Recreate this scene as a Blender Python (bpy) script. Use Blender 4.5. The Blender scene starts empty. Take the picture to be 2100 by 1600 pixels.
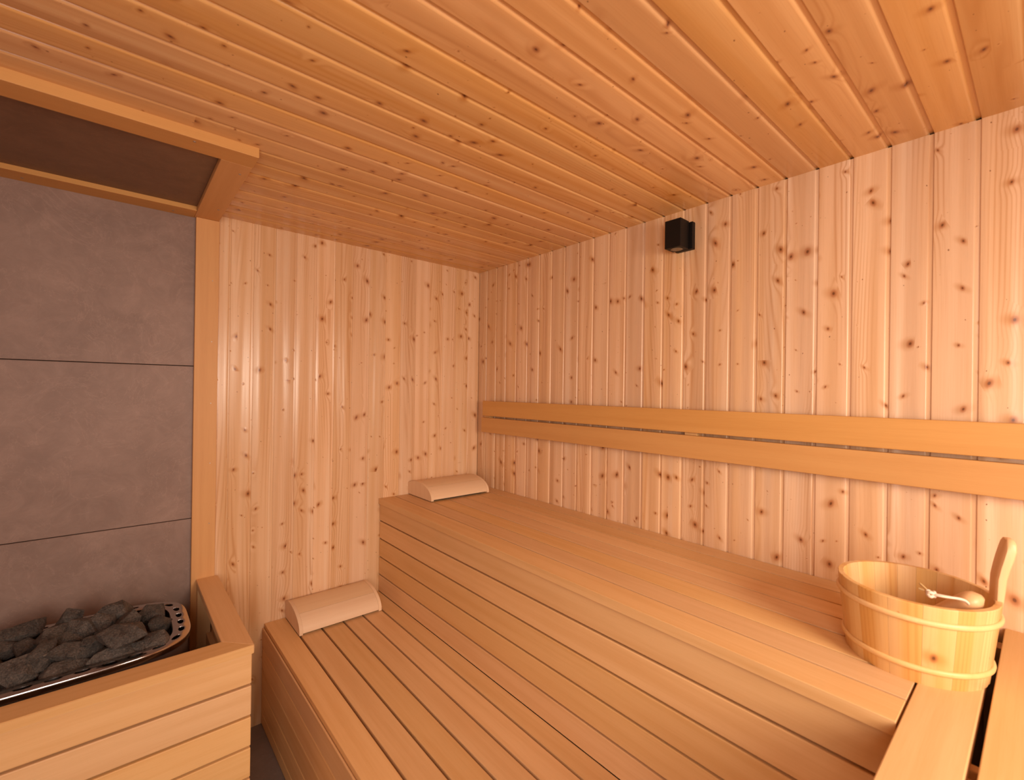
import bpy, bmesh, math, random
from mathutils import Vector, Matrix, noise
random.seed(7)
sc = bpy.context.scene
C = sc.collection

# ------------------------------------------------------------------ camera
W_PX, F_PX = 2100.0, 943.66
yaw, pitch, roll = 0.7095, 0.0016, 0.0138
cam_d = bpy.data.cameras.new('camera')
cam = bpy.data.objects.new('camera', cam_d); C.objects.link(cam); sc.camera = cam
cam_d.sensor_fit = 'HORIZONTAL'; cam_d.sensor_width = 36.0
cam_d.lens = F_PX / W_PX * 36.0
cam_d.clip_start = 0.02
fw = Vector((math.sin(yaw)*math.cos(pitch), math.cos(yaw)*math.cos(pitch), math.sin(pitch)))
ri = Vector((math.cos(yaw), -math.sin(yaw), 0)); up = ri.cross(fw)
r2 = ri*math.cos(roll) + up*math.sin(roll); u2 = -ri*math.sin(roll) + up*math.cos(roll)
cam.matrix_world = Matrix(((r2.x, u2.x, -fw.x, -1.6763), (r2.y, u2.y, -fw.y, -2.2675),
                           (r2.z, u2.z, -fw.z, 1.4941), (0, 0, 0, 1)))
cam_d.dof.use_dof = True; cam_d.dof.focus_distance = 2.3
cam_d.dof.aperture_fstop = 4.0

# ------------------------------------------------------------------ world, light, exposure
w = bpy.data.worlds.new('world'); sc.world = w; w.use_nodes = True
w.node_tree.nodes['Background'].inputs[0].default_value = (0.9, 0.72, 0.55, 1)
w.node_tree.nodes['Background'].inputs[1].default_value = 0.15
def area(name, loc, target, sx, sy, power, col, spread=180):
    d = bpy.data.lights.new(name, 'AREA'); d.shape = 'RECTANGLE'; d.size = sx; d.size_y = sy
    d.energy = power; d.color = col; d.spread = math.radians(spread)
    o = bpy.data.objects.new(name, d); C.objects.link(o); o.location = loc
    o.rotation_euler = (Vector(target)-Vector(loc)).to_track_quat('-Z', 'Y').to_euler()
    return o
area('lamp_bounce', (-0.95, -3.20, 1.58), (-0.45, -0.9, 0.75), 0.60, 0.62, 11.8, (1.0, 0.84, 0.67), 122)
area('left_fill', (-2.15, -2.75, 1.45), (-0.7, -0.75, 1.25), 0.8, 1.3, 20.5, (1.0, 0.90, 0.82))  # added broad fill from behind left, apart from the door
sc.view_settings.view_transform = 'Standard'; sc.view_settings.look = 'None'
sc.view_settings.exposure = 0.43; sc.view_settings.gamma = 1.0
sc.view_settings.use_curve_mapping = False

# ------------------------------------------------------------------ node helpers
class NT:
    def __init__(s, name):
        s.m = bpy.data.materials.new(name); s.m.use_nodes = True
        s.t = s.m.node_tree; s.n = s.t.nodes; s.b = s.n['Principled BSDF']
    def new(s, ty, **k):
        n = s.n.new(ty)
        for a, v in k.items(): setattr(n, a, v)
        return n
    def put(s, sock, v):
        if hasattr(v, 'links') or isinstance(v, bpy.types.NodeSocket): s.t.links.new(v, sock)
        elif isinstance(v, (tuple, list)) and len(v) == 3 and sock.type == 'RGBA': sock.default_value = (*v, 1)
        else: sock.default_value = v
    def math(s, op, a, b=None, c=None, clamp=False):
        n = s.new('ShaderNodeMath', operation=op, use_clamp=clamp); s.put(n.inputs[0], a)
        if b is not None: s.put(n.inputs[1], b)
        if c is not None: s.put(n.inputs[2], c)
        return n.outputs[0]
    def vec(s, op, a, b=None):
        n = s.new('ShaderNodeVectorMath', operation=op); s.put(n.inputs[0], a)
        if b is not None: s.put(n.inputs[1], b)
        return n.outputs['Value'] if op in ('LENGTH', 'DISTANCE', 'DOT_PRODUCT') else n.outputs[0]
    def comb(s, x, y, z=0.0):
        n = s.new('ShaderNodeCombineXYZ')
        for i, v in enumerate((x, y, z)): s.put(n.inputs[i], v)
        return n.outputs[0]
    def sep(s, v):
        n = s.new('ShaderNodeSeparateXYZ'); s.put(n.inputs[0], v); return n.outputs
    def noise(s, v, scale=1.0, detail=2.0, rough=0.5, dist=0.0, dims='3D'):
        n = s.new('ShaderNodeTexNoise', noise_dimensions=dims)
        s.put(n.inputs['Vector'], v); n.inputs['Scale'].default_value = scale
        n.inputs['Detail'].default_value = detail; n.inputs['Roughness'].default_value = rough
        n.inputs['Distortion'].default_value = dist
        return n.outputs[0]
    def smooth(s, v, lo, hi, a=0.0, b=1.0):
        n = s.new('ShaderNodeMapRange', interpolation_type='SMOOTHSTEP'); s.put(n.inputs[0], v)
        for i, q in enumerate((lo, hi, a, b)): s.put(n.inputs[1+i], q)
        return n.outputs[0]
    def lin(s, v, lo, hi, a=0.0, b=1.0):
        n = s.new('ShaderNodeMapRange'); s.put(n.inputs[0], v)
        for i, q in enumerate((lo, hi, a, b)): s.put(n.inputs[1+i], q)
        return n.outputs[0]
    def mix(s, f, a, b, mode='MIX'):
        n = s.new('ShaderNodeMix', data_type='RGBA', blend_type=mode)
        s.put(n.inputs[0], f); s.put(n.inputs[6], a); s.put(n.inputs[7], b); return n.outputs[2]
    def bump(s, h, strength=0.3, dist=0.001, prev=None):
        n = s.new('ShaderNodeBump'); n.inputs['Strength'].default_value = strength
        n.inputs['Distance'].default_value = dist; s.put(n.inputs['Height'], h)
        if prev is not None: s.put(n.inputs['Normal'], prev)
        return n.outputs[0]
    def coords(s):
        n = s.new('ShaderNodeTexCoord'); i = s.new('ShaderNodeObjectInfo')
        return n.outputs['Object'], i.outputs['Random']

def pine(name, light, mid, late, knot=(0.16, 0.052, 0.018), rough=0.27, cell=(0.045, 0.120), knots=1.0, ring=1.0, wave=1.0, rx=75.0):
    """spruce cladding: stretched rings, knots that bend them; length along local Z, width along local X"""
    k = NT(name); co, rnd = k.coords()
    x, y, z = k.sep(co)
    ox = k.math('MULTIPLY', rnd, 37.13); oz = k.math('MULTIPLY', rnd, 91.7)
    X = k.math('ADD', x, ox); Z = k.math('ADD', z, oz)
    # knots
    def knotlayer(cx, cz, rmin, rmax, gain, seed):
        v = k.comb(k.math('MULTIPLY', k.math('ADD', X, seed), 1/cx), k.math('MULTIPLY', Z, 1/cz), 0.0)
        vo = k.new('ShaderNodeTexVoronoi', voronoi_dimensions='2D', feature='F1')
        k.put(vo.inputs['Vector'], v); vo.inputs['Scale'].default_value = 1.0
        df = k.vec('MULTIPLY', k.vec('SUBTRACT', v, vo.outputs['Position']), (cx, cz*0.72, 0.0))
        dx, dz, _ = k.sep(df)
        # shear so that knots are slightly slanted
        cs = k.sep(vo.outputs['Color'])
        sh = k.math('MULTIPLY', k.math('SUBTRACT', cs[1], 0.5), 0.9)
        dz2 = k.math('ADD', dz, k.math('MULTIPLY', dx, sh))
        d = k.vec('LENGTH', k.comb(dx, dz2, 0.0))
        r = k.lin(k.math('POWER', cs[0], gain), 0, 1, rmin, rmax)
        # some cells carry no knot at all; they come in whorls along the stem
        wh = k.noise(k.comb(rnd, k.math('MULTIPLY', Z, 2.3), seed), 1.0, 1.0)
        dead = k.math('GREATER_THAN', k.math('ADD', cs[2], k.math('MULTIPLY', k.math('SUBTRACT', wh, 0.5), -1.6)), 0.62)
        r = k.math('MULTIPLY', r, k.math('SUBTRACT', 1.0, k.math('MULTIPLY', dead, 0.93)))
        q = k.math('DIVIDE', d, r)
        flare = k.math('DIVIDE', k.vec('LENGTH', k.comb(k.math('MULTIPLY', dx, 0.5), k.math('ADD', dz2, k.math('MULTIPLY', dx, 0.15)), 0.0)), r)
        return q, flare, cs[2]
    q1, dx1, c1 = knotlayer(cell[0], cell[1], 0.0004, 0.0098, 1.8, 0.0)
    q2, dx2, c2 = knotlayer(cell[0]*0.9, cell[1]*0.95, 0.0001, 0.0024, 2.2, 5.31)
    halo1 = k.math('EXPONENT', k.math('MULTIPLY', k.math('MULTIPLY', q1, q1), -0.10))
    # rings
    wob = k.noise(k.comb(k.math('MULTIPLY', X, 8.0), k.math('MULTIPLY', Z, 0.55), rnd), 1.0, 1.0, 0.4)
    ph = k.math('ADD', k.math('MULTIPLY', wob, 14.0), k.math('MULTIPLY', X, rx))
    ph = k.math('ADD', ph, k.math('MULTIPLY', halo1, 1.0))
    s = k.math('MULTIPLY_ADD', k.math('SINE', k.math('MULTIPLY', ph, 6.2832)), 0.5, 0.5)
    s = k.math('POWER', s, 3.0)
    fine = k.noise(k.comb(k.math('MULTIPLY', X, 330.0), k.math('MULTIPLY', Z, 5.0), 0.0), 1.0, 2.0, 0.6)
    mask = k.smooth(k.noise(k.comb(k.math('MULTIPLY', X, 15.0), k.math('MULTIPLY', Z, 0.9), 3.3), 1.0, 1.0), 0.44, 0.70, 0.04, 1.0)
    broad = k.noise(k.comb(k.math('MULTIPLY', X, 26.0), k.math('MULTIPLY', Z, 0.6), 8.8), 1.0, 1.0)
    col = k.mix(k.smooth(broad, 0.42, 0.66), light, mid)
    col = k.mix(k.math('MULTIPLY', k.smooth(broad, 0.40, 0.28), 0.6), col, tuple(min(1.0, q*f) for q, f in zip(light, (1.08, 1.2, 1.35))))  # pale wood bands; also stand in, as colour, for the soft upright glints
    col = k.mix(k.math('MULTIPLY', k.math('MULTIPLY', s, mask), 0.55*ring), col, late)
    col = k.mix(k.math('MULTIPLY', k.smooth(fine, 0.45, 0.75), 0.16), col, late)
    # halo, knot, dark heart
    a1 = k.math('MULTIPLY', k.smooth(dx1, 2.3, 0.3), 0.60*knots)
    col = k.mix(a1, col, late)
    col = k.mix(k.math('MULTIPLY', k.smooth(q1, 1.35, 0.35), 0.80*knots), col, (knot[0]*1.9, knot[1]*1.8, knot[2]*1.6))
    col = k.mix(k.math('MULTIPLY', k.smooth(q1, 0.50, 0.2), 0.85*knots), col, tuple(q*0.7 for q in knot))
    col = k.mix(k.math('MULTIPLY', k.smooth(q2, 1.1, 0.4), 0.85*knots), col, knot)
    # board to board tone
    hv = k.new('ShaderNodeHueSaturation')
    k.put(hv.inputs['Color'], col)
    k.put(hv.inputs['Value'], k.lin(rnd, 0, 1, 0.93, 1.06))
    r3 = k.math('FRACT', k.math('MULTIPLY', rnd, 13.7))
    k.put(hv.inputs['Saturation'], k.lin(r3, 0, 1, 0.95, 1.04))
    k.put(hv.inputs['Hue'], k.lin(r3, 0, 1, 0.4985, 0.502))
    k.put(k.b.inputs['Base Color'], hv.outputs[0])
    k.b.inputs['Roughness'].default_value = rough
    k.b.inputs['Specular IOR Level'].default_value = 0.55
    # planed-surface waviness gives the long upright glints
    wv = k.noise(k.comb(k.math('MULTIPLY', X, 24.0), k.math('MULTIPLY', Z, 0.7), 1.7), 1.0, 0.0)
    b1 = k.bump(wv, wave, 0.0075)
    b2 = k.bump(k.smooth(q1, 2.4, 0.6), 0.35, 0.0012, b1)
    b3 = k.bump(fine, 0.12, 0.0006, b2)
    k.put(k.b.inputs['Normal'], b3)
    return k.m

def clearwood(name, light, dark, rough=0.5, streak=0.5, axis='Z'):
    """knot-free bench timber: soft streaks, length along local Z"""
    k = NT(name); co, rnd = k.coords(); x, y, z = k.sep(co)
    X = k.math('ADD', x, k.math('MULTIPLY', rnd, 23.1)); Z = k.math('ADD', z, k.math('MULTIPLY', rnd, 57.7))
    Y = k.math('ADD', y, 0.0)
    a = k.noise(k.comb(k.math('MULTIPLY', X, 38.0), k.math('MULTIPLY', Z, 1.0), k.math('MULTIPLY', Y, 38.0)), 1.0, 3.0, 0.55)
    f = k.noise(k.comb(k.math('MULTIPLY', X, 420.0), k.math('MULTIPLY', Z, 14.0), k.math('MULTIPLY', Y, 420.0)), 1.0, 2.0, 0.6)
    p = k.noise(k.comb(k.math('MULTIPLY', X, 9.0), k.math('MULTIPLY', Z, 2.2), k.math('MULTIPLY', Y, 9.0)), 1.0, 1.0)
    fac = k.math('ADD', k.math('MULTIPLY', k.smooth(a, 0.35, 0.7), streak), k.math('MULTIPLY', k.smooth(f, 0.35, 0.8), 0.22))
    fac = k.math('ADD', fac, k.math('MULTIPLY', k.smooth(p, 0.4, 0.7), 0.2), clamp=True)
    col = k.mix(fac, light, dark)
    hv = k.new('ShaderNodeHueSaturation'); k.put(hv.inputs['Color'], col)
    k.put(hv.inputs['Value'], k.lin(rnd, 0, 1, 0.93, 1.06))
    r3 = k.math('FRACT', k.math('MULTIPLY', rnd, 7.3))
    k.put(hv.inputs['Saturation'], k.lin(r3, 0, 1, 0.96, 1.06))
    k.put(hv.inputs['Hue'], k.lin(r3, 0, 1, 0.498, 0.502))
    k.put(k.b.inputs['Base Color'], hv.outputs[0])
    k.b.inputs['Roughness'].default_value = rough
    k.b.inputs['Specular IOR Level'].default_value = 0.35
    k.put(k.b.inputs['Normal'], k.bump(f, 0.10, 0.0006))
    return k.m

def concrete(name, c1, c2, rough=0.55):
    k = NT(name); co, rnd = k.coords()
    v = k.vec('ADD', co, k.comb(k.math('MULTIPLY', rnd, 31.0), 0.0, k.math('MULTIPLY', rnd, 17.0)))
    a = k.noise(v, 3.2, 5.0, 0.62, 0.4); b = k.noise(v, 70.0, 3.0, 0.7); c = k.noise(v, 11.0, 6.0, 0.72, 1.3)
    f = k.math('ADD', k.math('MULTIPLY', k.smooth(a, 0.3, 0.7), 0.5), k.math('MULTIPLY', k.smooth(c, 0.35, 0.7), 0.35))
    f = k.math('ADD', f, k.math('MULTIPLY', b, 0.22), clamp=True)
    col = k.mix(f, c1, c2)
    vein = k.smooth(k.math('ABSOLUTE', k.math('SUBTRACT', k.noise(v, 5.5, 6.0, 0.65, 1.0), 0.5)), 0.012, 0.0)
    col = k.mix(k.math('MULTIPLY', vein, 0.16), col, tuple(q*1.5 for q in c2))
    k.put(k.b.inputs['Base Color'], col); k.b.inputs['Roughness'].default_value = rough
    k.put(k.b.inputs['Normal'], k.bump(b, 0.12, 0.0008))
    return k.m

def plain(name, col, rough=0.5, metal=0.0, spec=0.5, bumpiness=0.0):
    k = NT(name); co, rnd = k.coords()
    n = k.noise(co, 60.0, 2.0)
    k.put(k.b.inputs['Base Color'], k.mix(k.math('MULTIPLY', n, 0.25), col, tuple(q*0.8 for q in col)))
    k.b.inputs['Roughness'].default_value = rough; k.b.inputs['Metallic'].default_value = metal
    k.b.inputs['Specular IOR Level'].default_value = spec
    if bumpiness: k.put(k.b.inputs['Normal'], k.bump(k.noise(co, 900.0, 2.0), bumpiness, 0.0005))
    return k.m

def rock():
    k = NT('sauna_rock'); co, rnd = k.coords()
    v = k.vec('ADD', co, k.comb(k.math('MULTIPLY', rnd, 31.0), rnd, 0.0))
    a = k.noise(v, 26.0, 4.0, 0.65); b = k.noise(v, 230.0, 3.0, 0.8); c = k.noise(v, 90.0, 3.0, 0.7, 1.0)
    f = k.math('ADD', k.math('MULTIPLY', k.smooth(a, 0.3, 0.7), 0.45), k.math('MULTIPLY', k.smooth(b, 0.35, 0.7), 0.55), clamp=True)
    col = k.mix(f, (0.016, 0.014, 0.013), (0.150, 0.124, 0.106))
    col = k.mix(k.math('MULTIPLY', k.smooth(c, 0.66, 0.74), 0.5), col, (0.26, 0.22, 0.18))
    hv = k.new('ShaderNodeHueSaturation'); k.put(hv.inputs['Color'], col); k.put(hv.inputs['Value'], k.lin(rnd, 0, 1, 0.8, 1.2))
    k.put(k.b.inputs['Base Color'], hv.outputs[0]); k.b.inputs['Roughness'].default_value = 0.75
    b1 = k.bump(c, 1.0, 0.006); k.put(k.b.inputs['Normal'], k.bump(b, 0.9, 0.0022, b1))
    return k.m

M = {}
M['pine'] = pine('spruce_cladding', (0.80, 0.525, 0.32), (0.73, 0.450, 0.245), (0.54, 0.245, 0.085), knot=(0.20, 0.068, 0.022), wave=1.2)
M['ceil'] = pine('spruce_ceiling', (0.73, 0.415, 0.175), (0.66, 0.350, 0.130), (0.50, 0.21, 0.055), cell=(0.055, 0.115), ring=0.9, wave=0.35, rough=0.27, rx=30.0)
M['bench'] = clearwood('bench_wood', (0.78, 0.485, 0.235), (0.67, 0.375, 0.155))
M['trim'] = clearwood('trim_wood', (0.68, 0.365, 0.130), (0.59, 0.290, 0.092), streak=0.35)
M['rest'] = clearwood('headrest_wood', (0.83, 0.59, 0.38), (0.76, 0.50, 0.30), streak=0.35)
M['under'] = clearwood('batten_wood', (0.45, 0.26, 0.13), (0.36, 0.20, 0.09))
M['stave'] = pine('stave_wood', (0.76, 0.47, 0.20), (0.70, 0.37, 0.105), (0.56, 0.22, 0.035), rough=0.34, cell=(0.22, 0.24), knots=1.0, ring=0.9, wave=0.15)
M['hoop'] = clearwood('hoop_wood', (0.80, 0.50, 0.22), (0.72, 0.41, 0.15), rough=0.38, streak=0.3)
M['ladle'] = clearwood('ladle_wood', (0.80, 0.50, 0.28), (0.70, 0.40, 0.19), rough=0.4)
M['tile'] = concrete('stone_look_tile', (0.215, 0.140, 0.112), (0.345, 0.236, 0.194))
M['hoodpanel'] = concrete('hood_panel', (0.155, 0.082, 0.045), (0.235, 0.132, 0.078))
M['floor'] = concrete('floor_tile', (0.17, 0.135, 0.12), (0.25, 0.20, 0.18), 0.5)
M['steel'] = plain('polished_steel', (0.50, 0.44, 0.41), 0.16, 1.0)
M['steel_dark'] = plain('heater_inner', (0.06, 0.04, 0.035), 0.5, 0.6)
M['black'] = plain('black_lamp_metal', (0.007, 0.0055, 0.005), 0.5, 0.0, 0.25, 0.05)
M['glass'] = plain('lamp_lens', (0.10, 0.075, 0.05), 0.15, 0.0, 0.8)
M['dark'] = plain('dark_cavity', (0.02, 0.012, 0.008), 0.9)
M['screw'] = plain('screw_metal', (0.45, 0.40, 0.36), 0.5, 1.0)
M['rope'] = plain('cotton_cord', (0.80, 0.62, 0.48), 0.85, 0, 0.2, 0.4)
M['cordend'] = plain('cord_end', (0.86, 0.66, 0.34), 0.8, 0, 0.2, 0.4)
M['rock'] = rock()
M['doorglass'] = plain('door_glass', (0.5, 0.42, 0.36), 0.1, 0.0, 0.6)

# ------------------------------------------------------------------ mesh helpers
def mesh_obj(name, bm, mat, parent=None, smooth=False, loc=None):
    me = bpy.data.meshes.new(name); bmesh.ops.recalc_face_normals(bm, faces=bm.faces[:])
    bm.to_mesh(me); bm.free(); me.materials.append(mat)
    if smooth:
        for p in me.polygons: p.use_smooth = True
    o = bpy.data.objects.new(name, me); C.objects.link(o)
    if loc is not None: o.location = loc
    if parent is not None: o.parent = parent
    return o
def inst(name, me, parent, mat4):
    o = bpy.data.objects.new(name, me); C.objects.link(o); o.parent = parent; o.matrix_local = mat4
    return o
def empty(name, loc=(0, 0, 0), rz=0.0):
    o = bpy.data.objects.new(name, None); C.objects.link(o); o.location = loc; o.rotation_euler = (0, 0, rz)
    o.empty_display_size = 0.05
    return o
def tag(o, label, cat, group=None):
    o['label'] = label; o['category'] = cat
    if group: o['group'] = group
    return o
def struct(o): o['kind'] = 'structure'; return o
def bbox(bm, x0, x1, y0, y1, z0, z1, bev=0.0, seg=1):
    r = bmesh.ops.create_cube(bm, size=1.0)
    for v in r['verts']:
        v.co = Vector(((x0+x1)/2 + v.co.x*(x1-x0), (y0+y1)/2 + v.co.y*(y1-y0), (z0+z1)/2 + v.co.z*(z1-z0)))
    if bev > 0:
        es = list({e for v in r['verts'] for e in v.link_edges})
        bmesh.ops.bevel(bm, geom=es, offset=bev, segments=seg, affect='EDGES', profile=0.5)
def prism(bm, prof, z0, z1):
    """extrude closed xy profile along z"""
    a = [bm.verts.new((x, y, z0)) for x, y in prof]; b = [bm.verts.new((x, y, z1)) for x, y in prof]
    n = len(prof)
    for i in range(n): bm.faces.new((a[i], a[(i+1) % n], b[(i+1) % n], b[i]))
    bm.faces.new(a); bm.faces.new(b[::-1])
def axes(X, Y, Z, o):
    return Matrix(((X[0], Y[0], Z[0], o[0]), (X[1], Y[1], Z[1], o[1]), (X[2], Y[2], Z[2], o[2]), (0, 0, 0, 1)))
def autosmooth(o, deg=30):
    me = o.data
    for p in me.polygons: p.use_smooth = True
    me.update()
    bm = bmesh.new(); bm.from_mesh(me)
    for e in bm.edges:
        if len(e.link_faces) == 2 and e.calc_face_angle(0) > math.radians(deg): e.smooth = False
    bm.to_mesh(me); bm.free()

H = 2.2096
ZB, ZL = 0.9239, 0.4421
XL, YF = -2.34, -3.30       # left wall, front wall

# board with length along local Z, width along X, face towards -Y
def plank_mesh(name, width, thick, length, mat, bev=0.0015, seg=2):
    """plain board centred on its width, face at y=0"""
    bm = bmesh.new(); bbox(bm, 0, width, 0, thick, 0, length, bev, seg)
    me = bpy.data.meshes.new(name); bmesh.ops.recalc_face_normals(bm, faces=bm.faces[:]); bm.to_mesh(me); bm.free()
    me.materials.append(mat)
    return me
def clad_mesh(name, W, L, mat, crown=0.0009, lip=0.012, depth=0.0030, sh=0.0032):
    """tongue-and-groove cladding board: crowned face, rounded shoulder, recessed tongue strip"""
    pr = [(0.0004, 0.010), (0.0004, 0.0012), (0.0014, 0.0002)]
    x0, x1 = 0.0014, W-lip
    for i in range(1, 8):
        t = i/8; pr.append((x0+(x1-x0)*t, -crown*4*t*(1-t)+0.0002))
    pr += [(x1, 0.0002), (x1+sh*0.35, depth*0.10), (x1+sh*0.7, depth*0.36), (x1+sh, depth*0.74), (x1+sh+0.0004, depth), (W+0.0004, depth), (W+0.0004, 0.010)]
    bm = bmesh.new(); prism(bm, pr, 0, L)
    me = bpy.data.meshes.new(name); bmesh.ops.recalc_face_normals(bm, faces=bm.faces[:])
    for e in bm.edges:
        if len(e.link_faces) == 2 and e.calc_face_angle(0) > math.radians(35): e.smooth = False
    bm.to_mesh(me); bm.free(); me.materials.append(mat)
    for p in me.polygons: p.use_smooth = True
    return me

# ------------------------------------------------------------------ room shell
bm = bmesh.new(); bbox(bm, XL, 0.05, 0.016, 0.06, 0, H)
wall_back = struct(mesh_obj('wall_back', bm, M['dark']))
bm = bmesh.new(); bbox(bm, 0.016, 0.06, YF, 0.06, 0, H)
wall_right = struct(mesh_obj('wall_right', bm, M['dark']))
bm = bmesh.new(); bbox(bm, XL-0.06, 0.06, YF-0.06, 0.06, H+0.012, H+0.06)
ceiling = struct(mesh_obj('ceiling', bm, M['dark']))
bm = bmesh.new(); bbox(bm, XL-0.06, 0.06, YF-0.06, 0.06, -0.06, -0.004)
floor = struct(mesh_obj('floor', bm, M['dark']))
bm = bmesh.new(); bbox(bm, XL-0.06, XL-0.012, YF, 0.016, 0, H)
wall_left = struct(mesh_obj('wall_left', bm, M['dark']))
bm = bmesh.new()
DX0, DX1, DZ = -1.95, -1.25, 1.98
bbox(bm, XL, DX0, YF-0.06, YF-0.012, 0, H); bbox(bm, DX1, 0.016, YF-0.06, YF-0.012, 0, H); bbox(bm, DX0, DX1, YF-0.06, YF-0.012, DZ, H)
wall_front = struct(mesh_obj('wall_front', bm, M['dark']))

SB = [-0.0807-0.09*i for i in range(-1, 40)]     # seams of right wall and ceiling (y)
# wall_back cladding (x seams)
sx = [-0.0824-0.088*i for i in range(0, 15)] + [-1.3994]
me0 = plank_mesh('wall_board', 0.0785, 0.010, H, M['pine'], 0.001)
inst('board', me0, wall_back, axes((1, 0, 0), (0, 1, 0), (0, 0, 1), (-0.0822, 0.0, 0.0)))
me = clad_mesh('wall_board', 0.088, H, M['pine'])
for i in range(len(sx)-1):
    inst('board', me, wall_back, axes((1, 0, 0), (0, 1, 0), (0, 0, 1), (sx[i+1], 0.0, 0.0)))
# tiles on wall_back
zt = [-0.002, 0.3374, 0.9570, 1.5765, H]
for i in range(4):
    for (a, b) in ((-1.441+0.012, -2.2), (-2.2, XL)):
        bm = bmesh.new(); bbox(bm, b+0.0012, a-0.0012, 0.0, 0.012, zt[i]+0.0014, zt[i+1]-0.0014, 0.0008)
        mesh_obj('tile', bm, M['tile'], wall_back)
# wall_right cladding
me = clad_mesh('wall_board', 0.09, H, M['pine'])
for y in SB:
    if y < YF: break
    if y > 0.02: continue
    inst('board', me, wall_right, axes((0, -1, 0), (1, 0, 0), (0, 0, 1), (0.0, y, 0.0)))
# ceiling cladding, boards run along x
me = clad_mesh('ceiling_board', 0.09, 0.012-XL, M['ceil'], lip=0.0165, depth=0.0060, sh=0.0062)
for y in SB:
    if y < YF: break
    inst('board', me, ceiling, axes((0, -1, 0), (0, 0, 1), (-1, 0, 0), (0.012, y, H)))
# unseen walls behind the camera, same boards
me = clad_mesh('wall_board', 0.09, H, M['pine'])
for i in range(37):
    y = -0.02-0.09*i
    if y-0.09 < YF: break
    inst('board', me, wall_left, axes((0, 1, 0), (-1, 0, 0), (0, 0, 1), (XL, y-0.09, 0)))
mtop = clad_mesh('wall_board', 0.09, H-DZ-0.06, M['pine'])
for i in range(26):
    x = 0.0-0.09*i
    over = x > DX0-0.02 and x-0.09 < DX1+0.02
    if x-0.09 < XL: break
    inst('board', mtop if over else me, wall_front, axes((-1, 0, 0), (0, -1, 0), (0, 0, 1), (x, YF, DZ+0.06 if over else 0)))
# floor tiles
for ix in range(4):
    for iy in range(6):
        x0 = -2.36+0.6*ix; y0 = -3.58+0.6*iy
        bm = bmesh.new(); bbox(bm, x0+0.0015, min(x0+0.5985, 0.01), max(y0+0.0015, YF-0.01), min(y0+0.5985, 0.012), -0.012, 0.0, 0.0008)
        mesh_obj('tile', bm, M['floor'], floor)
# glass door in the front wall (behind the camera)
door = struct(empty('door_1', (DX0, YF-0.03, 0.0)))
bm = bmesh.new()
bbox(bm, 0.0, 0.055, -0.02, 0.03, 0, DZ, 0.002); bbox(bm, DX1-DX0-0.055, DX1-DX0, -0.02, 0.03, 0, DZ, 0.002)
bbox(bm, 0.055, DX1-DX0-0.055, -0.02, 0.03, DZ-0.055, DZ, 0.002)
mesh_obj('door_frame', bm, M['trim'], door)
bm = bmesh.new(); bbox(bm, 0.06, DX1-DX0-0.06, 0, 0.008, 0.01, DZ-0.06); mesh_obj('pane', bm, M['doorglass'], door)
bm = bmesh.new(); bbox(bm, 0.10, 0.13, 0.03, 0.055, 0.95, 1.25, 0.006, 2); bbox(bm, 0.105, 0.125, 0.006, 0.032, 1.0, 1.02); bbox(bm, 0.105, 0.125, 0.006, 0.032, 1.18, 1.2)
mesh_obj('handle', bm, M['trim'], door)

def screw(parent, p, n, r=0.0042):
    """cross-head screw at p looking along n"""
    bm = bmesh.new(); bmesh.ops.create_cone(bm, cap_ends=True, segments=12, radius1=r, radius2=r*0.8, depth=0.0012)
    o = mesh_obj('screw', bm, M['screw'], None)
    o.rotation_euler = Vector(n).to_track_quat('Z', 'Y').to_euler(); o.location = Vector(p)
    if parent is not None:
        o.parent = parent; o.location = Vector(p)-parent.location
    return o

# trim post where cladding meets tile
bm = bmesh.new(); bbox(bm, -1.4405, -1.3600, -0.02, 0.002, 0.0, H-0.030, 0.0012, 2)
for v in bm.verts: v.co -= Vector((-1.4405, -0.02, 0))
trim = struct(mesh_obj('trim_1', bm, M['trim'], loc=(-1.4405, -0.02, 0)))
for z in (1.9302, 1.679, 1.4257, 1.1784, 0.9307): screw(trim, (-1.382, -0.0202, z), (0, -1, 0), 0.0022)

# ------------------------------------------------------------------ ceiling hood over the heater
hood = tag(empty('heater_hood', (-1.9, -0.36, H)), 'low wooden frame with grey-brown panel fixed to the ceiling above the heater', 'ceiling shield')
def plank(name, parent, x0, x1, y0, y1, z0, z1, along, mat, bev=0.0015):
    """box board given in world coordinates with its grain along axis 0/1/2; parent must be unrotated"""
    L = (x1-x0, y1-y0, z1-z0)
    bm = bmesh.new()
    if along == 2: bbox(bm, 0, L[0], 0, L[1], 0, L[2], bev, 2); R = axes((1, 0, 0), (0, 1, 0), (0, 0, 1), (x0, y0, z0))
    elif along == 1: bbox(bm, 0, L[0], 0, L[2], 0, L[1], bev, 2); R = axes((1, 0, 0), (0, 0, -1), (0, 1, 0), (x0, y0, z1))
    else: bbox(bm, 0, L[1], 0, L[2], 0, L[0], bev, 2); R = axes((0, 1, 0), (0, 0, 1), (1, 0, 0), (x0, y0, z0))
    o = mesh_obj(name, bm, mat)
    if parent is not None:
        o.parent = parent; o.matrix_local = Matrix.Translation(-parent.location) @ R
    else: o.matrix_world = R
    return o
HX0 = -2.335
plank('frame_board', hood, HX0, -1.3605, -0.7240, -0.6375, H-0.0295, H+0.001, 0, M['trim'])
plank('frame_board', hood, -1.4462, -1.3615, -0.6370, -0.0005, H-0.0295, H+0.001, 1, M['trim'])
plank('frame_board', hood, HX0, -1.4467, -0.0955, -0.0005, H-0.0295, H+0.001, 0, M['trim'])
plank('frame_board', hood, HX0, HX0+0.085, -0.6370, -0.0960, H-0.0295, H+0.001, 1, M['trim'])
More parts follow.
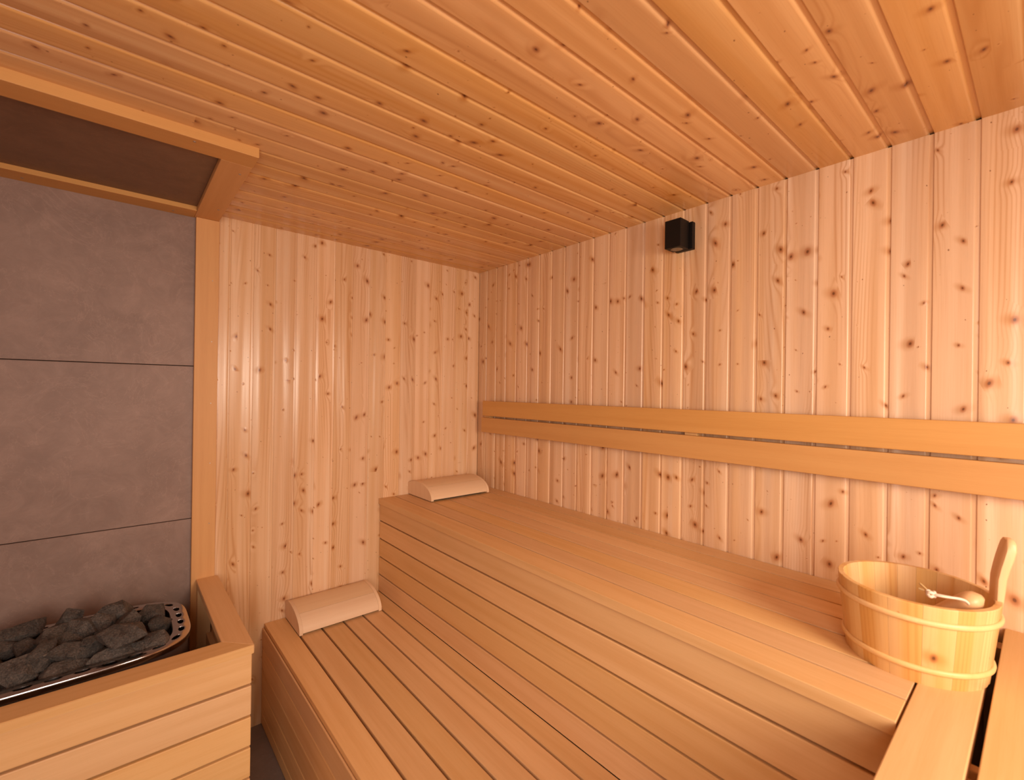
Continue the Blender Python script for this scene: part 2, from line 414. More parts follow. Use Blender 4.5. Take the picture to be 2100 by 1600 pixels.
bm = bmesh.new(); bbox(bm, HX0+0.086-(-1.9), -1.4470+1.9, -0.6370+0.36, -0.0960+0.36, -0.0125, -0.001)
mesh_obj('panel', bm, M['hoodpanel'], hood)
for p in ((-1.5189, -0.7037), (-1.383, -0.564), (-1.385, -0.1646), (-1.5175, -0.0359), (-1.9237, -0.0387)):
    screw(hood, (p[0], p[1], H-0.0300), (0, 0, -1))

# ------------------------------------------------------------------ benches
# upper bench
ub = tag(empty('upper_bench', (-0.32, -1.0, 0.0)), 'tall upper slatted sauna bench along the right wall under the backrest', 'bench')
seams = [-0.6355, -0.5455, -0.4535, -0.3610, -0.2685, -0.1765, -0.0865, -0.0030]
for i in range(7):
    g = 0.0030
    plank('seat_board', ub, seams[i]+(g if i else 0), seams[i+1]-(g if i < 6 else 0), -2.0985, -0.0015, ZB-0.028, ZB, 1, M['bench'], 0.0010)
rz = [0.8955, 0.8075, 0.7150, 0.6205, 0.5285, ZL+0.0005]
for i in range(5):
    plank('riser_board', ub, -0.6290, -0.6090, -3.28, -0.0015, rz[i+1]+(0.0035 if i < 4 else 0), rz[i]-(0.0035 if i else 0.0005), 1, M['bench'], 0.0022)
for y in (-0.06, -0.75, -1.4, -2.04):
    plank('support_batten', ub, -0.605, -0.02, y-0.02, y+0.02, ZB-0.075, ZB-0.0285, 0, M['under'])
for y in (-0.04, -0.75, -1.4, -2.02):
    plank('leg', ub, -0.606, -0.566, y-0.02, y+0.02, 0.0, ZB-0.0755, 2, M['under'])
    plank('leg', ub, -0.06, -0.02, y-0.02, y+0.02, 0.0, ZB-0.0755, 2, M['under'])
# lower bench
lb = tag(empty('lower_bench', (-0.9, -1.0, 0.0)), 'low slatted step bench in front of the upper bench, standing on the grey floor', 'bench')
ls = [-1.1660, -1.0748, -0.9825, -0.8880, -0.7975, -0.7060, -0.6295]
for i in range(6):
    g = 0.0042
    plank('seat_board', lb, ls[i]+(g if i else 0), ls[i+1]-(g if i < 5 else 0), -3.28, -0.0015, ZL-0.028, ZL, 1, M['bench'], 0.0018)
lz = [0.4130, 0.3460, 0.2510, 0.1540, 0.0560, 0.002]
lz = [0.4270, 0.3400, 0.2480, 0.1540, 0.0560, 0.002]
plank('edge_board', lb, -1.1655, -1.1500, -3.28, -0.0015, ZL-0.045, ZL-0.0285, 1, M['bench'])
for i in range(5):
    plank('riser_board', lb, -1.1740, -1.1560 if i else -1.1670, -3.28, -0.0015, lz[i+1]+0.0015, lz[i]-0.0015, 1, M['bench'], 0.0030)
for y in (-0.06, -0.8, -1.5, -2.2, -2.75, -3.22):
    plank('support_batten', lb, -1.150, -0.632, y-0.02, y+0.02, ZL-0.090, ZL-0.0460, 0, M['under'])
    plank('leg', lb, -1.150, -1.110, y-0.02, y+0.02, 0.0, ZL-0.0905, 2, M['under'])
# cross bench at the near end, same height as the upper bench
cb = tag(empty('cross_bench', (-0.6, -2.5, 0.0)), 'near cross bench of wide boards under the bucket, at the lower right edge', 'bench')
ys = [-2.1025, -2.1915, -2.2985, -2.3935, -2.4885, -2.5835, -2.6785, -2.7735, -2.8500]
for i in range(12):
    y1 = ys[0]
    y0 = ys[1]
    if False: y1 = ys[i] if i == 0 else ys[i]-0.0105+0.0
    if i == 0: y0 = -2.1905; y1 = -2.1025
    else: y1 = [-2.2030, -2.3085, -2.4050, -2.5010, -2.5970, -2.6930, -2.7860, -2.8800, -2.9740, -3.0680, -3.1620][i-1]; y0 = [-2.2985, -2.3960, -2.4920, -2.5880, -2.6840, -2.7780, -2.8720, -2.9660, -3.0600, -3.1540, -3.2800][i-1]
    plank('seat_board', cb, -1.150, -0.003, y0, y1, ZB-0.028, ZB, 0, M['bench'], 0.0018)
for x in (-0.675, -1.10, -0.05):
    plank('support_batten', cb, x-0.02, x+0.02, -3.28, -2.128, ZB-0.070, ZB-0.0285, 1, M['bench'])
for x in (-1.10, -0.675, -0.05):
    for y in (-2.15, -3.25):
        zb0 = ZL+0.0005 if x < -0.632 else 0.0
        plank('leg', cb, x-0.02, x+0.02, y-0.02, y+0.02, zb0, ZB-0.0705, 2, M['under'])

# backrest
br = tag(empty('backrest', (-0.03, -1.3, 1.34)), 'two-board wooden backrest rail fixed along the right wall above the upper bench', 'backrest')
plank('backrest_board', br, -0.042, -0.022, -3.28, -0.1000, 1.3462, 1.4320, 1, M['trim'], 0.0018)
plank('backrest_board', br, -0.042, -0.022, -3.28, -0.0900, 1.2500, 1.3350, 1, M['trim'], 0.0018)
for y in (-0.12, -1.385, -2.55):
    plank('mounting_batten', br, -0.0215, -0.0005, y-0.025, y+0.025, 1.262, 1.42, 2, M['bench'])

# ------------------------------------------------------------------ headrests
def headrest(name, x0, x1, depth, back_h, peak_y, peak_h, z, label, lift=0.003):
    t = tag(empty(name, ((x0+x1)/2, -0.002, z)), label, 'headrest', 'curved wooden headrests')
    # outer curve from back top over to the front edge
    pts = []
    N = 18
    for i in range(N+1):
        a = i/N
        if a < 0.3:
            s = a/0.3; y = -peak_y*s; h = back_h+(peak_h-back_h)*math.sin(s*math.pi/2)
        else:
            s = (a-0.3)/0.7; ang = s*math.pi/2
            y = -(peak_y+(depth-peak_y)*math.sin(ang)**1.0); h = 0.006+(peak_h-0.006)*math.cos(ang)**0.95
        pts.append((y, max(h, 0.006)))
    w = x1-x0
    for s in (-1, 1):
        bm = bmesh.new()
        prof = [(y, h) for y, h in pts]+[(-depth, 0.0), (0, 0.0)]
        xa = s*w/2; xb = s*(w/2-0.014)
        a = [bm.verts.new((xa, p[0], p[1]+lift)) for p in prof]; b = [bm.verts.new((xb, p[0], p[1]+lift)) for p in prof]
        n = len(prof)
        for i in range(n): bm.faces.new((a[i], a[(i+1) % n], b[(i+1) % n], b[i]))
        bm.faces.new(a); bm.faces.new(b[::-1])
        bmesh.ops.recalc_face_normals(bm, faces=bm.faces[:])
        o = mesh_obj('end_cheek', bm, M['rest'], t); autosmooth(o)
    # three curved slats inset between the cheeks
    cuts = [0, 4, 11, N]
    nrm = []
    for i in range(N+1):
        p0 = pts[max(i-1, 0)]; p1 = pts[min(i+1, N)]
        d = Vector((p1[0]-p0[0], p1[1]-p0[1])); d.normalize(); nrm.append(Vector((-d.y, d.x)) if True else d)
    for c in range(3):
        i0, i1 = cuts[c], cuts[c+1]
        outer = []; inner = []
        for i in range(i0, i1+1):
            n_ = nrm[i]; n_ = n_ if n_.dot(Vector((-0.3, 1))) > 0 else -n_
            p = Vector(pts[i])
            tg = Vector((nrm[i].y, -nrm[i].x))
            if i == i0 and c > 0: p = p + (Vector(pts[i+1])-p).normalized()*0.0009
            if i == i1 and c < 2: p = p + (Vector(pts[i-1])-p).normalized()*0.0009
            outer.append(p - n_*0.0006); inner.append(p - n_*0.011)
        prof = outer+inner[::-1]
        bm = bmesh.new(); hw = w/2-0.0145
        a = [bm.verts.new((p[0], max(p[1], 0.001)+lift, -hw)) for p in prof]; b = [bm.verts.new((p[0], max(p[1], 0.001)+lift, hw)) for p in prof]
        n = len(prof)
        for i in range(n): bm.faces.new((a[i], a[(i+1) % n], b[(i+1) % n], b[i]))
        bm.faces.new(a); bm.faces.new(b[::-1])
        o = mesh_obj('slat', bm, M['rest'], t)
        # local (x,y,z) = (depth, height, length) -> world (length, depth, height)
        o.matrix_local = axes((0, 1, 0), (0, 0, 1), (1, 0, 0), (0, 0, 0)); autosmooth(o)
    bm = bmesh.new(); bbox(bm, -w/2+0.03, w/2-0.03, -depth+0.03, -0.01, 0.0, lift)
    mesh_obj('foot_pad', bm, M['dark'], t)
    return t
headrest('headrest', -0.467, -0.100, 0.245, 0.060, 0.095, 0.079, ZB, 'curved wooden headrest on the upper bench in the far corner', 0.005)
headrest('headrest', -1.0797, -0.712, 0.216, 0.072, 0.055, 0.088, ZL, 'curved wooden headrest on the low bench against the back wall', 0.003)

# ------------------------------------------------------------------ wall lamp
lp = tag(empty('wall_lamp', (0, -1.342, 2.098)), 'small square black downlight on the right wall near the ceiling', 'wall lamp')
bm = bmesh.new(); bbox(bm, -0.022, -0.001, -0.040, 0.032, -0.053, 0.051, 0.0015, 2); mesh_obj('back_plate', bm, M['black'], lp)
bm = bmesh.new(); bbox(bm, -0.087, -0.026, -0.0275, 0.0375, -0.053, 0.053, 0.0012, 2)
o = mesh_obj('lamp_body', bm, M['black'], lp)
bm = bmesh.new(); bbox(bm, -0.0262, -0.0215, -0.020, 0.025, -0.045, 0.045); mesh_obj('bracket', bm, M['black'], lp)
bm = bmesh.new()
bmesh.ops.create_circle(bm, cap_ends=False, segments=32, radius=0.0255); ring = bm.verts[:]
r_ = bmesh.ops.extrude_edge_only(bm, edges=bm.edges[:]); vs = [g for g in r_['geom'] if isinstance(g, bmesh.types.BMVert)]
for v in vs: v.co *= 0.86; v.co.z = 0.002
body = o
mesh_obj('lens_ring', bm, M['steel_dark'], body, loc=(-0.0565, 0.005, -0.0535))
bm = bmesh.new(); bmesh.ops.create_cone(bm, cap_ends=True, segments=32, radius1=0.0222, radius2=0.0222, depth=0.002)
mesh_obj('lens', bm, M['glass'], body, loc=(-0.0565, 0.005, -0.0535))

# ------------------------------------------------------------------ heater enclosure
he = tag(empty('heater_guard', (-1.8, -0.35, 0.0)), 'boxed slatted wooden guard rail with flat cap around the stone heater', 'heater guard')
CZ = 0.710
def capboard(name, pts, along):
    """mitred cap board from a plan outline"""
    bm = bmesh.new(); a = [bm.verts.new((x+1.8, y+0.35, CZ-0.026)) for x, y in pts]; b = [bm.verts.new((x+1.8, y+0.35, CZ)) for x, y in pts]
    n = len(pts)
    for i in range(n): bm.faces.new((a[i], a[(i+1) % n], b[(i+1) % n], b[i]))
    bm.faces.new(a); bm.faces.new(b[::-1])
    es = [e for e in bm.edges]
    bmesh.ops.bevel(bm, geom=es, offset=0.0014, segments=2, affect='EDGES')
    # re-express so the grain runs along local z
    R = axes((1, 0, 0), (0, 0, -1), (0, 1, 0), (0, 0, 0)) if along == 1 else axes((0, 1, 0), (0, 0, 1), (1, 0, 0), (0, 0, 0))
    for v in bm.verts: v.co = R.inverted() @ v.co
    o = mesh_obj(name, bm, M['bench'], he); o.matrix_local = R
    return o
capboard('cap_board', [(XL+0.005, -0.6995), (-1.3500, -0.6995), (-1.4247, -0.6180), (XL+0.005, -0.6180)], 0)
capboard('cap_board', [(-1.3492, -0.6985), (-1.3492, -0.0215), (-1.4240, -0.0215), (-1.4240, -0.6175)], 1)
hz = [0.6835, 0.5880, 0.4925, 0.3985, 0.3040, 0.2090, 0.1140, 0.0200]
for i in range(7):
    plank('front_slat', he, XL+0.01, -1.3545, -0.6930, -0.6750, hz[i+1]+0.0035, hz[i]-(0.0035 if i else 0.0005), 0, M['bench'], 0.0025)
    plank('side_slat', he, -1.3725, -1.3545, -0.6745, -0.0215, hz[i+1]+0.0035, hz[i]-(0.0035 if i else 0.0005), 1, M['bench'], 0.0025)
for (x, y) in ((-1.4225, -0.6745), (-1.4225, -0.062), (-2.30, -0.6745), (-1.86, -0.6745)):
    plank('post', he, x, x+0.040 if y < -0.1 else x+0.045, y, y+0.04, 0.0, CZ-0.0265, 2, M['bench'])
for z in (0.20, 0.45):
    plank('inner_rail', he, -1.392, -1.373, -0.63, -0.0625, z, z+0.05, 1, M['bench'])

# ------------------------------------------------------------------ heater
HT = tag(empty('sauna_heater', (-1.795, -0.366, 0.0)), 'steel sauna heater with oval-punched rim behind the slatted wooden guard', 'heater')
RZ = 0.712; HA, HB = 0.312, 0.214          # half length and half depth of the rim
def superel(a, b, n, N):
    """rounded-rectangle outline with even spacing"""
    raw = []
    for i in range(720):
        t = 2*math.pi*i/720; c, s = math.cos(t), math.sin(t)
        raw.append((a*math.copysign(abs(c)**(2/n), c), b*math.copysign(abs(s)**(2/n), s)))
    L = [0]
    for i in range(720):
        p, q = raw[i], raw[(i+1) % 720]; L.append(L[-1]+math.hypot(q[0]-p[0], q[1]-p[1]))
    out = []; j = 0
    for k in range(N):
        s = L[-1]*k/N
        while L[j+1] < s: j += 1
        t = (s-L[j])/max(L[j+1]-L[j], 1e-9); p, q = raw[j], raw[(j+1) % 720]
        out.append(Vector((p[0]+(q[0]-p[0])*t, p[1]+(q[1]-p[1])*t)))
    return out
def heater_rim():
    NH = 30; per = 12; N = NH*per
    mid = superel(HA-0.024, HB-0.024, 4.2, N)
    tang = [(mid[(i+1) % N]-mid[i-1]).normalized() for i in range(N)]
    nor = [Vector((t.y, -t.x)) for t in tang]
    step = (mid[1]-mid[0]).length
    bm = bmesh.new()
    W2 = 0.022
    def P(i, off, z=0.0):
        i %= N; q = mid[i]+nor[i]*off; return (q.x, q.y, z)
    inner = []; outer = []; hole = {}
    for i in range(N):
        inner.append(bm.verts.new(P(i, -W2))); outer.append(bm.verts.new(P(i, W2)))
    # strip cells: each hole spans 8 of 12 steps
    for h in range(NH):
        i0 = h*per; a, b = i0+2, i0+10
        up_, lo_ = [], []
        for i in range(a, b+1):
            t = (i-(a+b)/2)/((b-a)/2); o = 0.0082*math.sqrt(max(0, 1-t*t))
            if i in (a, b):
                v = bm.verts.new(P(i, 0)); up_.append(v); lo_.append(v)
            else:
                up_.append(bm.verts.new(P(i, o))); lo_.append(bm.verts.new(P(i, -o)))
        for j in range(b-a):
            i = a+j
            bm.faces.new((outer[i % N], outer[(i+1) % N], up_[j+1], up_[j]))
            if lo_[j] is up_[j]: bm.faces.new((inner[i % N], lo_[j], lo_[j+1], inner[(i+1) % N]))
            else: bm.faces.new((inner[i % N], lo_[j], lo_[j+1], inner[(i+1) % N]))
        # rolled hole edge
        loop = up_+lo_[1:-1][::-1]
        c = P(int((a+b)/2), 0)
        low = []
        for v in loop:
            d = Vector(c)-v.co; low.append(bm.verts.new(v.co+d.normalized()*0.0006+Vector((0, 0, -0.0030))))
        n = len(loop)
        for j in range(n): bm.faces.new((loop[j], loop[(j+1) % n], low[(j+1) % n], low[j]))
        hole[h] = (up_[0], up_[-1], a, b)
    for h in range(NH):
        b = h*per+10; a2 = ((h+1) % NH)*per+2
        vb = hole[h][1]; va = hole[(h+1) % NH][0]
        idx = [b+j for j in range(5)]
        midv = [vb]+[bm.verts.new(P(b+j, 0)) for j in (1, 2, 3)]+[va]
        for j in range(4):
            bm.faces.new((outer[idx[j] % N], outer[idx[j+1] % N], midv[j+1], midv[j]))
            bm.faces.new((midv[j], midv[j+1], inner[idx[j+1] % N], inner[idx[j] % N]))
    # rolled outer lip and inner turn-down
    prev = outer
    for off, z in ((W2+0.0022, -0.0010), (W2+0.0032, -0.0035), (W2+0.0030, -0.007), (W2+0.001, -0.018)):
        cur = [bm.verts.new(P(i, off, z)) for i in range(N)]
        for i in range(N): bm.faces.new((prev[i], prev[(i+1) % N], cur[(i+1) % N], cur[i]))
        prev = cur
    prev = inner
    for off, z in ((-W2-0.0012, -0.0008), (-W2-0.0020, -0.003), (-W2-0.0022, -0.03)):
        cur = [bm.verts.new(P(i, off, z)) for i in range(N)]
        for i in range(N): bm.faces.new((prev[i], prev[(i+1) % N], cur[(i+1) % N], cur[i]))
        prev = cur
    o = mesh_obj('rim', bm, M['steel'], HT, loc=(0, 0, RZ)); autosmooth(o, 40); return o
heater_rim()
def shell(name, a, b, z0, z1, mat, cap):
    pts = superel(a, b, 4.2, 72); bm = bmesh.new()
    A = [bm.verts.new((p.x*0.97, p.y*0.97, z0)) for p in pts]; B = [bm.verts.new((p.x, p.y, z1)) for p in pts]
    for i in range(72): bm.faces.new((A[i], A[(i+1) % 72], B[(i+1) % 72], B[i]))
    if cap: bm.faces.new(A)
    o = mesh_obj(name, bm, mat, HT); autosmooth(o, 40)
    sm = o.modifiers.new('thick', 'SOLIDIFY'); sm.thickness = 0.0015
    return o
shell('casing', HA-0.006, HB-0.006, 0.10, RZ-0.016, M['steel_dark'], False)
shell('stone_tray', HA-0.052, HB-0.052, 0.56, RZ-0.028, M['steel_dark'], True)
for sx_, sy_ in ((-1, -1), (-1, 1), (1, -1), (1, 1)):
    bm = bmesh.new(); bmesh.ops.create_cone(bm, cap_ends=True, segments=16, radius1=0.016, radius2=0.013, depth=0.11)
    mesh_obj('foot', bm, M['steel_dark'], HT, loc=(sx_*0.24, sy_*0.14, 0.055))

# stones: faceted lumps. name, centre(x,y,z), half sizes, rotation, seed, label
def stone(cx, cy, cz, a, b, c, rx, ry, rz_, seed, label='rough dark grey stone lying in the heap between larger stones'):
    rnd = random.Random(seed)
    bm = bmesh.new()
    for i in range(12):
        # spread points over the ball, push them in and out: the hull gives flat broken faces
        zz = 1-2*(i+0.5)/12; th = i*2.39996+rnd.uniform(-.5, .5); q = math.sqrt(1-zz*zz); r = rnd.uniform(0.88, 1.32)
        bm.verts.new((q*math.cos(th)*r*a, q*math.sin(th)*r*b, zz*r*c*0.98))
    bmesh.ops.convex_hull(bm, input=bm.verts[:])
    bmesh.ops.delete(bm, geom=[v for v in bm.verts if not v.link_faces], context='VERTS')
    bmesh.ops.bevel(bm, geom=bm.edges[:], offset=0.0012, segments=1, affect='EDGES')
    bmesh.ops.triangulate(bm, faces=bm.faces[:])
    bmesh.ops.subdivide_edges(bm, edges=[e for e in bm.edges if e.calc_length() > 0.006], cuts=2, use_grid_fill=True)
    bmesh.ops.triangulate(bm, faces=bm.faces[:])
    for v in bm.verts:
        n1 = noise.noise(v.co*55+Vector((seed*1.7, 0, 0))); n2 = noise.noise(v.co*150+Vector((0, seed*2.3, 0)))
        v.co += v.co.normalized()*(0.0024*n1+0.0014*n2)
    o = mesh_obj('heater_stone', bm, M['rock'], None); autosmooth(o, 20)
    o.location = (cx, cy, cz); o.rotation_euler = (rx, ry, rz_)
    return tag(o, label, 'stone', 'stones heaped in the heater')
Rm = (-1.6763, -2.2675, 1.4941)
def px(u, v, z):
    """point of the plane z seen at photograph pixel (u, v); used only to read positions off the photograph"""
    d = r2*((u-1050)/F_PX) - u2*((v-800)/F_PX) + fw
    t = (z-Rm[2])/d.z
    return (Rm[0]+d.x*t, Rm[1]+d.y*t)
big = [
 # u, v, z, a, b, c, rx, ry, rz, seed, label
 (44, 1292, .745, .070, .040, .034, .3, -.1, .15, 11, 'long reddish-dark stone jutting over the left end of the heap'),
 (112, 1297, .750, .046, .042, .034, .4, .1, .6, 12, 'blocky stone right of the long stone at the back left of the heap'),
 (144, 1266, .775, .034, .022, .034, .1, .5, .3, 13, 'pointed stone standing up highest at the back, like a tooth'),
 (168, 1284, .752, .040, .034, .028, .3, .0, -.2, 14, 'stone directly right of the pointed upright stone'),
 (236, 1249, .772, .052, .034, .034, .5, .1, -.1, 15, 'largest crown stone at the top back of the heap, flat topped'),
 (212, 1272, .752, .044, .040, .036, .2, .3, .4, 16, 'stone under the left end of the flat-topped crown stone'),
 (262, 1270, .750, .040, .032, .030, .3, -.2, .9, 17, 'stone below the right end of the flat-topped crown stone'),
 (252, 1301, .768, .064, .042, .026, .25, .12, -.15, 18, 'broad wedge-shaped stone lying on top at the middle of the heap'),
 (312, 1255, .722, .044, .034, .034, .2, .3, .2, 19, 'brownish stone by the back rim near its right curve'),
 (338, 1275, .712, .036, .030, .028, .2, -.2, .7, 20, 'small stone tucked beside the inner right edge of the rim'),
 (318, 1313, .712, .052, .042, .032, .2, -.15, .8, 21, 'large pale-faced stone at the front right end of the heap'),
 (86, 1340, .748, .058, .028, .022, .5, -.5, 1.0, 22, 'long slab stone tilted up toward the left of the heap'),
 (30, 1368, .735, .056, .052, .034, .3, .2, .3, 23, 'big stone at the lower left corner of the picture beside the rim'),
 (152, 1334, .735, .060, .032, .024, .4, .2, .3, 24, 'flat stone right of the tilted slab, across the middle front'),
 (226, 1346, .718, .058, .036, .026, .3, -.1, .35, 25, 'flat rough stone lying against the front rim in the middle'),
 (132, 1382, .708, .062, .036, .026, .3, .0, .45, 26, 'long low stone against the front rim at the left'),
 (192, 1312, .745, .044, .028, .026, .3, .2, .4, 27, 'small ridge stone left of the broad wedge-shaped stone'),
 (150, 1303, .736, .040, .030, .024, .3, .2, .1, 28, 'shaded stone under the gap left of the crown stones'),
 (286, 1325, .712, .034, .030, .026, .2, .1, .1, 29, 'small stone wedged between the wedge-shaped and pale-faced stones'),
 (8, 1330, .720, .040, .030, .026, .2, .1, .1, 30, 'bluish stone at the left picture edge under the long stone'),
 (62, 1325, .718, .036, .030, .024, .2, .5, .1, 31, 'stone in shadow under the left end of the heap'),
 (270, 1352, .700, .036, .026, .022, .2, .5, .1, 32, 'small stone near the front rim below the wedge-shaped stone'),
]
for (u, v, z, a, b, c, rx, ry, rr, sd, lab) in big:
    x, y = px(u, v, z); e = 0.9*max(a, b)
    y = max(y, -0.366-0.166+0.9*max(b, 0.7*a)); y = min(y, -0.366+0.175-0.8*b); x = min(x, -1.795+0.262-0.85*a)
    stone(x, y, z-c*0.35, a*1.02, b*1.0, c*1.06, rx, ry, rr, sd, lab)
# the layer beneath and the part of the heap outside the left picture edge
sd = 60
for ix in range(7):
    for iy in range(4):
        x = -2.02+0.073*ix+random.uniform(-.008, .008); y = -0.478+0.075*iy+random.uniform(-.008, .008)
        if x > -1.60 and iy == 3: continue
        z = 0.668+random.uniform(-.006, .008) + (0.03 if x < -1.93 else 0)
        stone(x, y, z-.012, .042, .036, .028, random.uniform(-.4, .4), random.uniform(-.4, .4), random.uniform(0, 3), sd); sd += 1

# ------------------------------------------------------------------ bucket
BX, BY = -0.3475, -2.0785
BR0, BR1, BH, BT = 0.1185, 0.1360, 0.1620, 0.0125
bk = tag(empty('sauna_bucket', (BX, BY, ZB)), 'round pale wooden stave bucket with two hoops standing on the bench corner', 'bucket')
NS = 18
def stave(a0, a1, top):
    bm = bmesh.new(); n = 5; cols = []
    am = (a0+a1)/2
    ca, sa = math.cos(am), math.sin(am)
    for i in range(n+1):
        a = a0+(a1-a0)*i/n
        c, s = math.cos(a), math.sin(a); row = []
        for (r, z) in ((BR0-0.0006, 0.0), (BR0, 0.0012), (BR1-0.0008, top-0.0015), (BR1-0.0020, top), (BR1-BT+0.001, top), (BR1-BT, top-0.001), (BR0-BT, 0.0)):
            w_ = 0.0009*(1 if i in (0, n) and r > BR0-0.004 else 0)
            rr = r-w_
            X_, Y_ = rr*c, rr*s
            # local frame of the stave: x tangential, y outward negative, z up
            lx = -X_*sa+Y_*ca; ly = -(X_*ca+Y_*sa)
            row.append(bm.verts.new((lx, ly, z)))
        cols.append(row)
    m = len(cols[0])
    for i in range(n):
        for j in range(m): bm.faces.new((cols[i][j], cols[i+1][j], cols[i+1][(j+1) % m], cols[i][(j+1) % m]))
    bm.faces.new(cols[0]); bm.faces.new(cols[-1][::-1])
    o = mesh_obj('stave', bm, M['stave'], bk)
    o.matrix_local = axes((-sa, ca, 0), (-ca, -sa, 0), (0, 0, 1), (0, 0, 0)); autosmooth(o, 35)
    return o
wd = [random.uniform(0.75, 1.3) for _ in range(NS)]; tot = sum(wd); a = 0.1
for i in range(NS):
    da = 2*math.pi*wd[i]/tot; stave(a+0.0012, a+da-0.0012, BH); a += da
bm = bmesh.new(); bmesh.ops.create_cone(bm, cap_ends=True, segments=48, radius1=BR0-BT+0.002, radius2=BR0-BT+0.003, depth=0.010)
mesh_obj('bottom_board', bm, M['stave'], bk, loc=(0, 0, 0.016))
def hoop(z, r):
    bm = bmesh.new(); N = 96; m = 12; rings = []
    for i in range(N):
        a = 2*math.pi*i/N; c, s = math.cos(a), math.sin(a); rg = []
        for j in range(m):
            b = 2*math.pi*j/m; rr = r+0.0010+0.0042*math.cos(b); zz = z+0.0058*math.sin(b)
            rg.append(bm.verts.new((rr*c, rr*s, zz)))
        rings.append(rg)
    for i in range(N):
        for j in range(m): bm.faces.new((rings[i][j], rings[(i+1) % N][j], rings[(i+1) % N][(j+1) % m], rings[i][(j+1) % m]))
    return mesh_obj('hoop', bm, M['hoop'], bk, smooth=True)
for f in (0.20, 0.80): hoop(BH*f, BR0+(BR1-BR0)*f)
# tall grip stave: a thick shaped upright on the right rim
def grip():
    ang = math.radians(-73)
    ca, sa = math.cos(ang), math.sin(ang)
    bm = bmesh.new(); rows = []
    prof = [(0.10, 0.0, 0.013, .024), (0.50, 0.001, 0.0135, .024), (0.80, .001, .014, .024), (1.0, .002, .0150, .024), (1.12, .0015, .0170, .0235), (1.26, .0030, .0185, .0230), (1.40, .0075, .0195, .0235),
            (1.52, .0125, .0210, .0240), (1.63, .0165, .0205, .0235), (1.71, .0180, .0175, .0205), (1.755, .0180, .0125, .0140), (1.765, .0180, .007, .007)]
    for (f, off, th, hw) in prof:
        z = BH*f; r = (BR0+(BR1-BR0)*min(f, 1.0)) + (off*0.9 if f > 1 else 0) - 0.0065
        rg = []
        for j in range(16):
            b = 2*math.pi*j/16; c, s = math.cos(b), math.sin(b)
            e = 0.55
            px_, py_ = hw*math.copysign(abs(c)**e, c), th/2*math.copysign(abs(s)**e, s)
            rg.append(bm.verts.new((px_, -(r)-py_+0.0, z)))
        rows.append(rg)
    for i in range(len(rows)-1):
        for j in range(16): bm.faces.new((rows[i][j], rows[i][(j+1) % 16], rows[i+1][(j+1) % 16], rows[i+1][j]))
    bm.faces.new(rows[0]); bm.faces.new(rows[-1][::-1])
    for v in bm.verts: v.co.y -= 0.0
    o = mesh_obj('grip_handle', bm, M['ladle'], bk)
    o.matrix_local = axes((-sa, ca, 0), (-ca, -sa, 0), (0, 0, 1), (0, 0, 0)); autosmooth(o, 40)
    return o
grip()

# ------------------------------------------------------------------ ladle in the bucket
def tube(name, pts, rad, mat, parent=None, seg=10, flat=None):
    """swept tube through points (world), rad: list of (rw, rh)"""
    bm = bmesh.new(); rows = []
    n = len(pts); P = [Vector(p) for p in pts]
    upv = Vector((0, 0, 1))
    for i in range(n):
        t = (P[min(i+1, n-1)]-P[max(i-1, 0)]).normalized()
        s = t.cross(upv)
        s = s.normalized() if s.length > 1e-4 else Vector((1, 0, 0))
        v2 = s.cross(t); rw, rh = rad[i] if isinstance(rad, list) else (rad, rad)
        rows.append([bm.verts.new(P[i]+s*rw*math.cos(2*math.pi*j/seg)+v2*rh*math.sin(2*math.pi*j/seg)) for j in range(seg)])
    for i in range(n-1):
        for j in range(seg): bm.faces.new((rows[i][j], rows[i][(j+1) % seg], rows[i+1][(j+1) % seg], rows[i+1][j]))
    bm.faces.new(rows[0]); bm.faces.new(rows[-1][::-1])
    if parent is not None:
        for v in bm.verts: v.co -= parent.location
    return mesh_obj(name, bm, mat, parent, smooth=True)
LT = Vector((-0.366, -2.186, 1.096)); LB = Vector((-0.360, -2.035, 0.975))
ld = tag(empty('ladle', tuple(LB)), 'wooden ladle lying in the bucket with its corded grip against the rim', 'ladle')
pts, rad = [], []
for i in range(21):
    t = i/20; p = LB.lerp(LT, t); pts.append(tuple(p))
    wv = 0.0095+0.0165*max(0, (t-0.45)/0.42)**1.1 if t < 0.87 else 0.026*math.sqrt(max(0.0, 1-((t-0.87)/0.135)**2))
    hv = 0.0085+0.0105*max(0, (t-0.45)/0.42) if t < 0.87 else 0.019*math.sqrt(max(0.0, 1-((t-0.87)/0.135)**2))
    rad.append((max(wv, 0.002), max(hv, 0.002)))
tube('ladle_handle', pts, rad, M['ladle'], ld, 20)
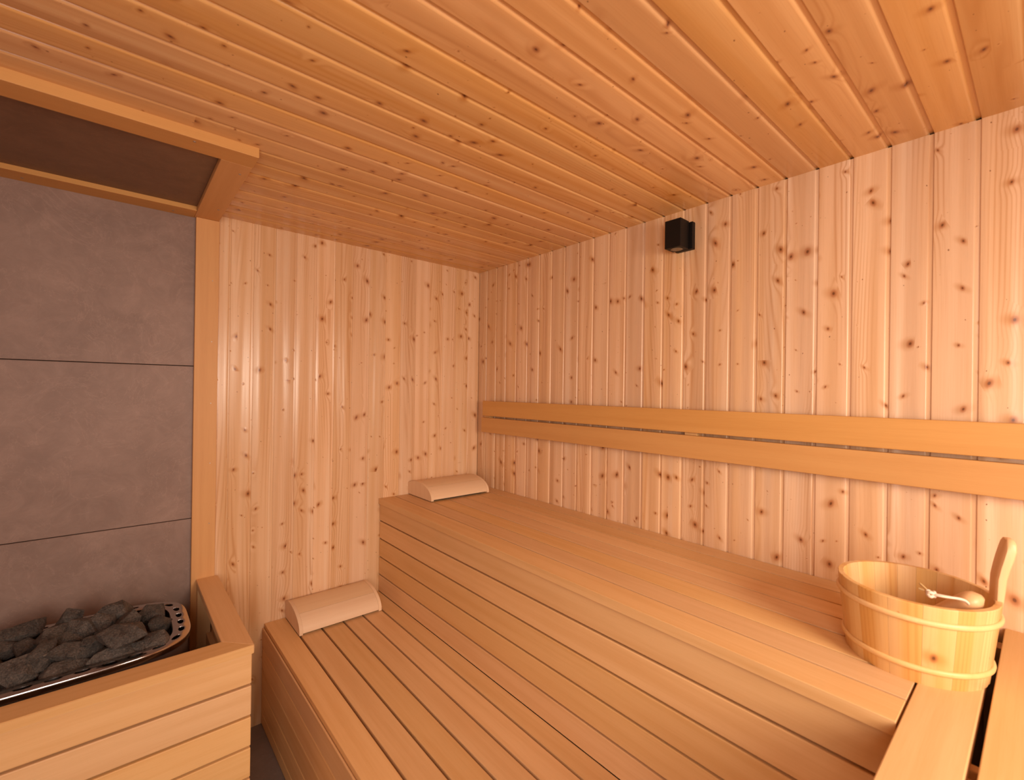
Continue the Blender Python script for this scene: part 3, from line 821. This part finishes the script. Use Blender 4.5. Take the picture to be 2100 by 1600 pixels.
# bowl
bm = bmesh.new(); bmesh.ops.create_uvsphere(bm, u_segments=28, v_segments=14, radius=0.036)
bmesh.ops.delete(bm, geom=[v for v in bm.verts if v.co.z > 0.008], context='VERTS')
for v in bm.verts: v.co.z *= 0.8
o = mesh_obj('ladle_bowl', bm, M['ladle'], ld, smooth=True, loc=(-0.008, 0.018, -0.002))
so = o.modifiers.new('thick', 'SOLIDIFY'); so.thickness = 0.005
# cord: loop out of the grip, knot and two tails
def P3(u, v, z):
    x, y = px(u, v, z); return (x, y, z)
c0 = P3(1980, 1223, 1.108); kn = P3(1909, 1218, 1.104)
mid1 = P3(1948, 1229, 1.107); mid2 = P3(1924, 1222, 1.106)
def bez(ps, n=16):
    out = []
    P = [Vector(p) for p in ps]
    for i in range(n+1):
        t = i/n; Q = P[:]
        while len(Q) > 1: Q = [Q[j].lerp(Q[j+1], t) for j in range(len(Q)-1)]
        out.append(tuple(Q[0]))
    return out
cin = (c0[0]+0.006, c0[1]-0.004, c0[2]-0.016)
cord = tube('cord', bez([cin, c0, mid1, mid2, kn]), 0.0024, M['rope'], ld, 8)
tube('cord', bez([cin, (c0[0]+.004, c0[1]+.006, c0[2]-.004), (mid1[0]+.012, mid1[1]+.010, mid1[2]-.004), (mid2[0]+.008, mid2[1]+.008, mid2[2]), kn]), 0.0022, M['rope'], ld, 8)
kp = []
for i in range(40):
    t = 2*math.pi*i/39*2; kp.append((kn[0]+0.0045*math.cos(t)+0.001*math.cos(3.1*t), kn[1]+0.0055*math.sin(t), kn[2]+0.0042*math.sin(1.5*t)))
tube('cord_knot', kp, 0.0030, M['rope'], ld, 8).parent = cord
e1 = P3(1886, 1197, 1.108); e2 = P3(1884, 1207, 1.104)
tube('cord_tail', bez([kn, ((kn[0]+e1[0])/2, (kn[1]+e1[1])/2, kn[2]+.003), e1]), 0.0019, M['cordend'], ld, 8).parent = cord
tube('cord_tail', bez([kn, ((kn[0]+e2[0])/2, (kn[1]+e2[1])/2, kn[2]+.001), e2]), 0.0019, M['cordend'], ld, 8).parent = cord
